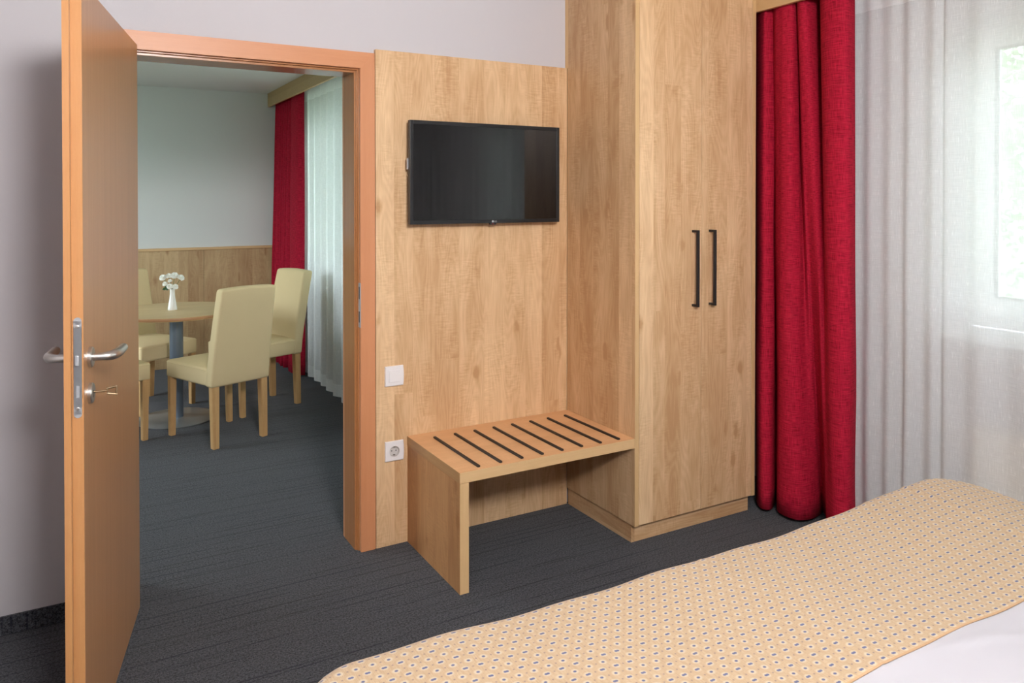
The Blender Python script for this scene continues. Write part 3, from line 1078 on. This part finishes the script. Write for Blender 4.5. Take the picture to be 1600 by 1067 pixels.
# red curtain beside the wardrobe: plan lines of its pleats at the floor and at the pelmet
bot = [(1.86, -0.33), (1.77, -0.40), (1.705, -0.458), (1.664, -0.512), (1.661, -0.545), (1.700, -0.556), (1.80, -0.495), (1.795, -0.51),
       (1.742, -0.548), (1.693, -0.600), (1.682, -0.655), (1.700, -0.706), (1.76, -0.726), (1.83, -0.715), (1.875, -0.70),
       (1.82, -0.765), (1.748, -0.815), (1.705, -0.862), (1.692, -0.905), (1.715, -0.945), (1.77, -0.932), (1.83, -0.90)]
top = [(1.80, -0.36), (1.76, -0.40), (1.725, -0.44), (1.690, -0.50), (1.688, -0.525), (1.735, -0.530), (1.74, -0.515), (1.688, -0.575),
       (1.678, -0.612), (1.676, -0.640), (1.690, -0.672), (1.745, -0.655), (1.770, -0.630), (1.695, -0.688), (1.672, -0.722),
       (1.690, -0.742), (1.745, -0.737), (1.82, -0.715), (1.715, -0.795), (1.672, -0.868), (1.682, -0.940), (1.76, -0.93)]
rc_ = thing('red_curtain', 'long red curtain hanging in folds beside the wardrobe', 'curtain', (1.75, -0.65, 0))
bm = new_bm()
curtain_sheet(bm, catmull(top, 7), catmull(bot, 7), 0.022, 2.40, 26, 0.003, 0.8)
c1 = obj('cloth', bm, M['red'], rc_, smooth=True, auto=False)
thicken(c1, 0.003)
bm = new_bm()

rc2 = thing('red_curtain', 'dark red curtain in the corner of the dining room behind the chairs', 'curtain', (0.55, 3.6, 0))
bot2, top2 = [], []
y, i = 4.03, 0
while y > 3.50:
    d = 0.030 if i % 2 else -0.030
    bot2.append((0.485 + d * (1 + 0.25 * sin(i * 2.1)), y))
    top2.append((0.535 + d * 0.7, y + 0.01))
    y -= 0.040 + 0.010 * sin(i * 1.7)
    i += 1
bot2 += [(0.545, 3.455), (0.478, 3.43), (0.470, 3.37), (0.476, 3.29), (0.495, 3.21), (0.545, 3.18)]
top2 += [(0.570, 3.47), (0.512, 3.45), (0.503, 3.38), (0.503, 3.30), (0.512, 3.22), (0.550, 3.20)]
bm = new_bm()
curtain_sheet(bm, catmull(top2, 6), catmull(bot2, 6), 0.02, 2.35, 18, 0.003)
c2 = obj('cloth', bm, M['red'], rc2, smooth=True, auto=False)
thicken(c2, 0.003)


def sheer_line(x, y0, y1, step, amp, seed, gather):
    """soft pleats along y, denser where gather(y) is small"""
    rnd = random.Random(seed)
    pts = []
    y, i = y0, 0
    sgn = -1 if y1 < y0 else 1
    while (y - y1) * sgn < 0:
        a = amp * rnd.uniform(0.55, 1.25) * (1 if i % 2 else -1)
        pts.append((x + a, y))
        y += sgn * step * gather(y) * rnd.uniform(0.7, 1.35)
        i += 1
    return pts


def sheer_curtain(label, x, y0, y1, z0, z1, step, amp, seed, gather, lean):
    t = thing('sheer_curtain', label, 'curtain', (x, (y0 + y1) / 2, 0))
    bl = sheer_line(x, y0, y1, step, amp, seed, gather)
    rnd = random.Random(seed + 5)
    tl = [(px * 0.5 + x * 0.5, py + rnd.uniform(-0.012, 0.012) + lean) for px, py in bl]
    bm = new_bm()
    curtain_sheet(bm, catmull(tl, 6), catmull(bl, 6), z0, z1, 16, 0.002)
    obj('cloth', bm, M['sheer'], t, smooth=True, auto=False)
    return t


sheer_curtain('white sheer curtain in front of the bedroom window and radiator', 1.81, -0.80, -4.3, 0.03, 2.395, 0.055, 0.012, 11,
              lambda y: 0.75 if y > -1.3 else 1.25, 0.0)
sheer_curtain('white sheer curtain at the dining room window beyond the doorway', 0.565, 3.30, 0.35, 0.025, 2.35, 0.105, 0.022, 23,
              lambda y: 0.9, 0.0)

# ================================================================== radiator
rd = thing('radiator', 'cream panel radiator under the window behind the sheer curtain', 'radiator', (1.93, -2.0, 0.12))
RY0, RY1, RX0, RX1, RZ0, RZ1 = -2.65, -1.36, 1.875, 1.965, 0.10, 0.585
bx('front_panel', M['rad'], rd, RX0, RX0 + 0.012, RY0, RY1, RZ0, RZ1 - 0.012, 0.004, 2)
bx('rear_panel', M['rad'], rd, RX1 - 0.012, RX1, RY0, RY1, RZ0, RZ1 - 0.012, 0.004, 2)
bx('side_cover', M['rad'], rd, RX0 + 0.006, RX1 - 0.006, RY1 - 0.003, RY1 + 0.001, RZ0 + 0.01, RZ1, 0.001)
bx('side_cover', M['rad'], rd, RX0 + 0.006, RX1 - 0.006, RY0 - 0.001, RY0 + 0.003, RZ0 + 0.01, RZ1, 0.001)
bm = new_bm()
box(bm, RX0 + 0.004, RX0 + 0.012, RY0, RY1, RZ1 - 0.014, RZ1)
box(bm, RX1 - 0.012, RX1 - 0.004, RY0, RY1, RZ1 - 0.014, RZ1)
k = 0
yy = RY1 - 0.02
while yy > RY0 + 0.02:
    t = bmesh.new()
    bmesh.ops.create_cube(t, size=1, matrix=Matrix.Translation(((RX0 + RX1) / 2, yy, RZ1 - 0.004)) @ Matrix.Rotation(0.5, 4, 'Z') @ Matrix.Diagonal((0.086, 0.012, 0.006, 1)))
    merge(bm, t)
    yy -= 0.034
obj('top_grille', bm, M['rad'], rd)
bx('convector', M['gasket'], rd, RX0 + 0.02, RX1 - 0.02, RY0 + 0.01, RY1 - 0.01, RZ0 + 0.02, RZ1 - 0.03)
bm = new_bm()
prof = [(0.0, 0.0), (0.017, 0.0)]
for q in range(6):
    prof += [(0.019, 0.008 + q * 0.010), (0.0165, 0.013 + q * 0.010)]
prof += [(0.015, 0.075), (0.0, 0.078)]
lathe(bm, prof, 20, Matrix.Translation((1.92, RY1 + 0.055, 0.545)) @ Matrix.Rotation(-pi / 2, 4, 'X'), cap=False)
vl = obj('thermostat_valve', bm, M['plastic'], rd, smooth=True)
bm = new_bm()
tube(bm, [(1.92, RY1 - 0.002, 0.545), (1.92, RY1 + 0.057, 0.545)], 0.011, 12)
tube(bm, [(1.92, RY1 + 0.03, 0.545), (1.965, RY1 + 0.03, 0.545), (1.965, RY1 + 0.03, 0.16), (1.95, RY1 - 0.02, 0.15)], 0.009, 12)
obj('pipe', bm, M['steel'], vl, smooth=True)
for yy in (RY0 + 0.2, RY1 - 0.2):
    bx('bracket', M['rad'], rd, RX1 - 0.002, 1.9995, yy - 0.02, yy + 0.02, 0.2, 0.5)

# ================================================================== bed
BX0, BX1, BYF, BYH = -0.735, 1.32, -1.60, -3.62
bed = thing('bed', 'wide double bed standing at lower right under the bedspread', 'bed', (0.31, -2.6, 0))
bx('base', M['maple_x'], bed, BX0 + 0.05, BX1 - 0.05, BYH, BYF - 0.05, 0.12, 0.30, 0.004)
bx('mattress', M['mattress'], bed, BX0 + 0.03, BX1 - 0.03, BYH + 0.01, BYF - 0.03, 0.30, 0.50, 0.04, 4)
for lx in (BX0 + 0.12, BX1 - 0.12):
    for ly in (BYH + 0.1, BYF - 0.14):
        bx('leg', M['leg'], bed, lx - 0.03, lx + 0.03, ly - 0.03, ly + 0.03, 0.0, 0.12, 0.003)


def draped(name_mat, xs, ys, ztop, grow, R, r, ripple, hang, seed):
    """cloth laid over the mattress: flat on top, rounded over the edge, hanging down the sides"""
    rnd = random.Random(seed)
    bm = new_bm()
    uvl = bm.loops.layers.uv.new('UVMap')
    x0, x1, yf = BX0 - grow, BX1 + grow, BYF + grow
    kx0, kx1, kyf = x0 + R, x1 - R, yf - R
    grid, uvs = [], []
    for y in ys:
        ln, lu = [], []
        for x in xs:
            qx, qy = min(max(x, kx0), kx1), min(y, kyf)
            dx, dy = x - qx, y - qy
            d = sqrt(dx * dx + dy * dy)
            z = ztop + ripple(x, y)
            if d > 1e-9:
                ex, ey = dx / d, dy / d
                flat = R - r
                if d <= flat:
                    o, dz = d, 0.0
                elif d <= flat + r * pi / 2:
                    a = (d - flat) / r
                    o, dz = flat + r * sin(a), r * (1 - cos(a))
                else:
                    rest = min(d - flat - r * pi / 2, hang)
                    o, dz = R + 0.012 * sin((x + y) * 18) * min(rest / 0.1, 1) + 0.02 * rest, r + rest
                px, py, pz = qx + ex * o, qy + ey * o, z - dz
            else:
                px, py, pz = x, y, z
            ln.append(bm.verts.new((px, py, pz)))
            lu.append((x, y))
        grid.append(ln)
        uvs.append(lu)
    for j in range(len(ys) - 1):
        for i in range(len(xs) - 1):
            f = bm.faces.new((grid[j][i], grid[j][i + 1], grid[j + 1][i + 1], grid[j + 1][i]))
            for lp, (jj, ii) in zip(f.loops, ((j, i), (j, i + 1), (j + 1, i + 1), (j + 1, i))):
                lp[uvl].uv = uvs[jj][ii]
    return bm


def frange(a, b, n):
    return [a + (b - a) * i / n for i in range(n + 1)]


def rip_spread(x, y):
    z = 0.006 * sin(3.1 * x + 0.7) * sin(5.0 * y + 0.5) + 0.003 * sin(9.0 * x + 4 * y) + 0.0018 * sin(23 * x - 7 * y)
    # a pressed crease near the right end and a second, weaker one
    for cx, h, wd_ in ((1.08, 0.004, 0.008), (0.90, 0.002, 0.007), (0.26, 0.002, 0.007)):
        z += h * math.exp(-((x - cx - 0.04 * (y + 1.8)) / wd_) ** 2)
    z += 0.022 * math.exp(-((x - 1.16) / 0.22) ** 2) * math.exp(-((y + 1.62) / 0.28) ** 2)
    return z


def rip_duvet(x, y):
    z = rip_spread(x, y) - 0.0055
    f = min(1.0, max(0.0, (-2.10 - y) / 0.05))
    return z + f * (0.003 * sin(15 * x - 9 * y) + 0.004 * math.exp(-((y + 2.19 + 0.3 * (x - 0.6)) / 0.012) ** 2) + 0.003 * math.exp(-((y + 2.3 - 0.2 * (x - 0.6)) / 0.02) ** 2))


sp_y = frange(-2.112, -1.16, 84)
xs_ = frange(-1.12, 1.74, 420)
bm = draped('spread', xs_, sp_y, 0.556, 0.012, 0.13, 0.028, rip_spread, 0.30, 3)
bs = obj('bedspread', bm, M['spread'], None, smooth=True, auto=False)
tag(bs, 'beige bedspread with small blue dots across the foot of the bed', 'bedspread')
thicken(bs, 0.003)
bm = draped('duvet', frange(-1.0, 1.62, 260), frange(-3.58, -1.50, 170), 0.556, 0.004, 0.13, 0.028, rip_duvet, 0.16, 4)
dv_ = obj('duvet', bm, M['linen'], None, smooth=True, auto=False)
tag(dv_, 'plain white bed cover below the bedspread at lower right', 'duvet')
thicken(dv_, 0.006)

# ================================================================== dining room
wc = thing('wainscot', 'maple wainscot panelling along the far dining room wall', 'wainscot', (-1.2, 4.06, 0))
seams = [-3.19, -2.35, -1.23, -0.093, 0.79]
for a, b in zip(seams, seams[1:]):
    bx('panel', M['maple_w'], wc, a + 0.0008, b - 0.0008, 4.062, 4.0795, 0.001, 1.000, 0.001)
bx('cap_rail', M['edge_x'], wc, -3.19, 0.79, 4.052, 4.0795, 0.997, 1.020, 0.003, 2)

TC = Vector((-0.49, 2.445, 0))
tb = thing('dining_table', 'round maple table on a blue grey column behind the doorway', 'table', TC)
bm = new_bm()
lathe(bm, [(0.0, 0.689), (0.378, 0.689), (0.388, 0.691), (0.390, 0.695), (0.390, 0.711), (0.388, 0.7145), (0.384, 0.715), (0.0, 0.715)], 96, Matrix.Translation(TC), cap=False)
tt = obj('tabletop', bm, M['tabletop'], tb, smooth=True)
bm = new_bm()
lathe(bm, [(0.3905, 0.6945), (0.3912, 0.696), (0.3912, 0.710), (0.3905, 0.7115)], 96, Matrix.Translation(TC), cap=False)
obj('edge_band', bm, M['tableedge'], tt, smooth=True)
bm = new_bm()
lathe(bm, [(0.042, 0.012), (0.042, 0.684)], 40, Matrix.Translation(TC))
obj('column', bm, M['bluegrey'], tb, smooth=True)
bm = new_bm()
lathe(bm, [(0.12, 0.676), (0.12, 0.688)], 32, Matrix.Translation(TC))
obj('mounting_plate', bm, M['black'], tb, smooth=True)
bm = new_bm()
lathe(bm, [(0.24, 0.0), (0.245, 0.003), (0.245, 0.006), (0.235, 0.010), (0.06, 0.015), (0.0, 0.015)], 64, Matrix.Translation(TC), cap=False)
obj('base_plate', bm, M['silver'], tb, smooth=True)


def rounded_block(bm, x0, x1, y0, y1, z0, z1, bev, cuts, fn):
    t = bmesh.new()
    box(t, x0, x1, y0, y1, z0, z1, bev, 3)
    bmesh.ops.subdivide_edges(t, edges=[e for e in t.edges if e.calc_length() > 0.15], cuts=cuts, use_grid_fill=True)
    for v in t.verts:
        v.co = fn(v.co.copy())
    merge(bm, t)


def make_chair():
    ch = thing('dining_chair', 'chair', 'chair', (0, 0, 0), 0, 'cream chairs around the dining table')
    S = (0.358, 0.462)

    def seat_fn(p):
        k = max(0.0, 1 - (p.x / 0.18) ** 2) * max(0.0, 1 - (p.y / 0.24) ** 2)
        if p.z > 0.44:
            p.z += 0.012 * k
        p.x *= 1.0 + 0.13 * (p.y + 0.2) / 0.445
        return p
    bm = new_bm()
    rounded_block(bm, -0.187, 0.187, -0.205, 0.245, S[0], S[1], 0.014, 5, seat_fn)
    se = obj('seat', bm, M['cream'], ch, smooth=True, world=False)
    bm = new_bm()
    ring = [(-0.1865, 0.235), (-0.1865, -0.19)]
    for sx in (-1, 1):
        tube(bm, [(sx * 0.2105, 0.236, S[1] - 0.012), (sx * 0.188, -0.18, S[1] - 0.012)], 0.0022, 6)
    tube(bm, [(-0.202, 0.2445, S[1] - 0.012), (0.202, 0.2445, S[1] - 0.012)], 0.0022, 6)
    obj('piping', bm, M['cream'], se, smooth=True, world=False)

    def back_fn(p):
        f = (p.z - 0.354) / (0.932 - 0.354)
        p.x *= 1.02 - 0.085 * f
        p.y -= 0.105 * f ** 1.25
        if p.y > -0.2 - 0.1 * f:
            p.y += 0.0
        p.z += 0.008 * (1 - (p.x / 0.19) ** 2) * f
        return p
    bm = new_bm()
    rounded_block(bm, -0.187, 0.187, -0.245, -0.170, 0.354, 0.925, 0.016, 6, back_fn)
    obj('backrest', bm, M['cream'], ch, smooth=True, world=False)
    for sx in (-1, 1):
        for (yt, yb, w) in ((-0.216, -0.226, 0.022), (0.218, 0.213, 0.0195)):
            bm = new_bm()
            x_t, x_b = (sx * 0.157, sx * 0.158) if yt < 0 else (sx * 0.186, sx * 0.190)
            wt, wb = w, w * 0.82
            vs = []
            for (cx_, cy_, ww, z) in ((x_b, yb, wb, 0.0), (x_t, yt, wt, 0.372)):
                vs += [bm.verts.new((cx_ + a * ww, cy_ + b * ww, z)) for a, b in ((-1, -1), (1, -1), (1, 1), (-1, 1))]
            for f in ((3, 2, 1, 0), (4, 5, 6, 7), (0, 1, 5, 4), (1, 2, 6, 5), (2, 3, 7, 6), (3, 0, 4, 7)):
                bm.faces.new([vs[i] for i in f])
            bmesh.ops.bevel(bm, geom=bm.edges[:], offset=0.0025, segments=2, affect='EDGES')
            obj('leg', bm, M['leg'], ch, world=False)
    return ch


def copy_tree(o, parent=None):
    c = o.copy()
    COL.objects.link(c)
    c.parent = parent
    for chd in [q for q in bpy.data.objects if q.parent == o]:
        copy_tree(chd, c)
    return c


chair0 = make_chair()
for i, (cx_, cy_, rz, lb) in enumerate((
        (-0.304, 1.94, 0.363, 'cream upholstered chair nearest the doorway with its back turned'),
        (0.028, 2.503, 1.907, 'cream upholstered chair in front of the dining room curtains'),
        (-0.62, 2.89, 3.635, 'cream upholstered chair behind the table by the far wainscot'),
        (-0.975, 2.16, -1.234, 'cream upholstered chair mostly hidden behind the open door'))):
    ch = chair0 if i == 0 else copy_tree(chair0)
    ch.location = (cx_, cy_, 0)
    ch.rotation_euler = (0, 0, rz)
    ch['label'] = lb

# --- vase and flowers
VP = Vector((-0.513, 2.444, 0.715))
va = thing('vase', 'small white porcelain vase on the round table', 'vase', VP)
bm = new_bm()
lathe(bm, [(0.0, 0.0), (0.028, 0.0), (0.0295, 0.003), (0.028, 0.018), (0.0235, 0.045), (0.0185, 0.075), (0.0155, 0.10), (0.0150, 0.122), (0.0165, 0.136), (0.0150, 0.1365), (0.0130, 0.122), (0.0130, 0.03), (0.0, 0.025)], 36, Matrix.Translation(VP), cap=False)
obj('body', bm, M['porcelain'], va, smooth=True)


def flower(label, hx, hz, hy, tilt, az, R, seed):
    """a chrysanthemum head on its stem standing in the vase; head offsets relative to the vase mouth"""
    rnd = random.Random(seed)
    f = thing('flower', label, 'flower', VP + Vector((0, 0, 0.03)), 0, 'white flowers in the vase')
    top_ = VP + Vector((hx, hy, hz))
    base = VP + Vector((rnd.uniform(-0.004, 0.004), rnd.uniform(-0.004, 0.004), 0.032))
    neck = VP + Vector((hx * 0.10, hy * 0.10, 0.135))
    mid = (neck + top_) / 2 + Vector((hx * 0.12, hy * 0.12, 0.006))
    bm = new_bm()
    tube(bm, [base, neck, mid, top_], 0.0014, 6)
    obj('stem', bm, M['stem'], f, smooth=True)
    bm = new_bm()
    Rm = Matrix.Translation(top_) @ Matrix.Rotation(az, 4, 'Z') @ Matrix.Rotation(tilt, 4, 'Y')
    for layer, (cnt, rr, lift) in enumerate(((16, R, 0.15), (14, R * 0.82, 0.45), (10, R * 0.58, 0.9))):
        for q in range(cnt):
            a = 2 * pi * (q + 0.5 * layer) / cnt + rnd.uniform(-0.1, 0.1)
            l = rr * rnd.uniform(0.9, 1.08)
            wd_ = rr * 0.27
            t = bmesh.new()
            pts = []
            for (s_, w_) in ((0.1, 0.4), (0.45, 0.85), (0.8, 1.0), (1.0, 0.45)):
                z = l * (lift * s_ - 0.35 * s_ * s_) + 0.002 * layer
                pts.append([t.verts.new((l * s_, w_ * wd_ * sd, z + abs(sd) * 0.0008)) for sd in (-1, 0, 1)])
            for p0, p1 in zip(pts, pts[1:]):
                for kk in (0, 1):
                    t.faces.new((p0[kk], p0[kk + 1], p1[kk + 1], p1[kk]))
            merge(bm, t, Rm @ Matrix.Rotation(a, 4, 'Z'))
    obj('petals', bm, M['petal'], f, smooth=True, auto=False)
    bm = new_bm()
    lathe(bm, [(0.0, -0.002), (R * 0.25, 0.0), (R * 0.22, 0.004), (0.0, 0.006)], 12, Rm, cap=False)
    obj('centre', bm, M['pistil'], f, smooth=True)
    return f


# positions across the picture plane (rx: to the right as seen through the doorway)
RV = Vector((cos(0.5193), -sin(0.5193), 0))
fl = (
    ('leftmost white flower of the bunch in the vase', -0.062, 0.212, 0.0, 0.75, 4.1, 0.025, 1),
    ('white flower second from the left at the top of the bunch', -0.026, 0.222, 0.01, 0.6, 4.4, 0.021, 2),
    ('topmost white flower of the bunch in the vase', 0.016, 0.226, 0.0, 0.7, 4.7, 0.026, 3),
    ('rightmost white flower of the bunch in the vase', 0.058, 0.212, 0.0, 0.85, 5.3, 0.024, 4),
    ('small white flower low on the left of the bunch', -0.044, 0.172, -0.01, 0.8, 4.2, 0.017, 5),
    ('white flower low in front just above the vase mouth', -0.008, 0.157, -0.02, 0.95, 4.5, 0.021, 6),
    ('white flower low on the right above the vase mouth', 0.027, 0.154, -0.018, 0.95, 4.9, 0.021, 7),
    ('small white flower in the middle of the bunch', -0.016, 0.190, 0.0, 0.7, 4.4, 0.014, 8),
)
for lb, rx, hz, fy, tl_, az, R_, sd in fl:
    v = RV * rx + Vector((0.496, 0.868, 0)) * fy
    flower(lb, v.x, hz, v.y, tl_, az, R_, sd)
# one leafy sprig
sg = thing('leaf_sprig', 'dark green leaf sprig hanging left over the vase mouth', 'leaf', VP + Vector((0, 0, 0.03)))
bm = new_bm()
p0 = VP + Vector((0.002, 0.0, 0.04))
p1 = VP + RV * -0.006 + Vector((0, -0.004, 0.136))
p2 = VP + RV * -0.022 + Vector((0, -0.006, 0.150))
tube(bm, [p0, p1, p2], 0.0013, 6)
obj('stem', bm, M['stem'], sg, smooth=True)
for (rx, rz_, l, tw) in ((-1.0, -0.42, 0.046, 0.0), (-0.9, 0.25, 0.030, 0.5), (-0.75, -0.9, 0.028, -0.4)):
    bm = new_bm()
    d = (RV * rx + Vector((0, 0, rz_))).normalized()
    sd = d.cross(Vector((0.496, 0.868, 0))).normalized()
    nrm = d.cross(sd)
    rows = []
    for s_, w_ in ((0, 0.05), (0.2, 0.55), (0.45, 1.0), (0.6, 0.72), (0.75, 0.85), (1.0, 0.06)):
        rows.append([bm.verts.new(p2 + d * l * s_ + sd * (0.011 * w_ * q) + nrm * (0.003 * abs(q) + 0.004 * tw * s_)) for q in (-1, 0, 1)])
    for a, b in zip(rows, rows[1:]):
        for q in (0, 1):
            bm.faces.new((a[q], a[q + 1], b[q + 1], b[q]))
    lo = obj('leaf', bm, M['leafm'], sg, smooth=True, auto=False)

# --- tree in the garden beyond the bedroom window
tr = thing('tree', 'green leafy tree outside the bedroom window seen through the sheer curtain', 'tree', (8.6, 1.6, -1.2))
bm = new_bm()
tube(bm, [(8.6, 1.6, -1.2), (8.55, 1.65, 0.6), (8.7, 1.5, 2.6), (8.6, 1.6, 5.0)], [0.17, 0.13, 0.10, 0.04], 10)
rnd = random.Random(5)
for i in range(9):
    a = rnd.uniform(0, 2 * pi)
    z = rnd.uniform(0.6, 4.0)
    tube(bm, [(8.6, 1.6, z), (8.6 + 0.8 * cos(a), 1.6 + 0.8 * sin(a), z + 0.6), (8.6 + 1.5 * cos(a), 1.6 + 1.5 * sin(a), z + 0.9)], [0.06, 0.04, 0.015], 6)
obj('trunk', bm, M['bark'], tr, smooth=True)
vs, fs = [], []
for c in range(260):
    a, el, r = rnd.uniform(0, 2 * pi), rnd.uniform(-1, 1), rnd.random() ** 0.4
    cc = Vector((8.6 + 2.9 * r * cos(a) * sqrt(1 - el * el), 1.6 + 2.9 * r * sin(a) * sqrt(1 - el * el), 2.9 + 3.1 * r * el))
    for l in range(70):
        p = cc + Vector((rnd.gauss(0, 0.2), rnd.gauss(0, 0.2), rnd.gauss(0, 0.2)))
        d = Vector((rnd.uniform(-1, 1), rnd.uniform(-1, 1), rnd.uniform(-1, 0.4))).normalized()
        sd_ = d.cross(Vector((rnd.uniform(-1, 1), rnd.uniform(-1, 1), rnd.uniform(-1, 1)))).normalized()
        i0 = len(vs)
        L = rnd.uniform(0.10, 0.17)
        vs += [p, p + d * L * 0.5 + sd_ * L * 0.28, p + d * L, p + d * L * 0.5 - sd_ * L * 0.28]
        fs.append((i0, i0 + 1, i0 + 2, i0 + 3))
me = bpy.data.meshes.new('foliage')
me.from_pydata([tuple(v - base_of(tr)) for v in vs], [], fs)
me.materials.append(M['foliage'])
fo = bpy.data.objects.new('foliage', me)
COL.objects.link(fo)
fo.parent = tr
fo['kind'] = 'stuff'
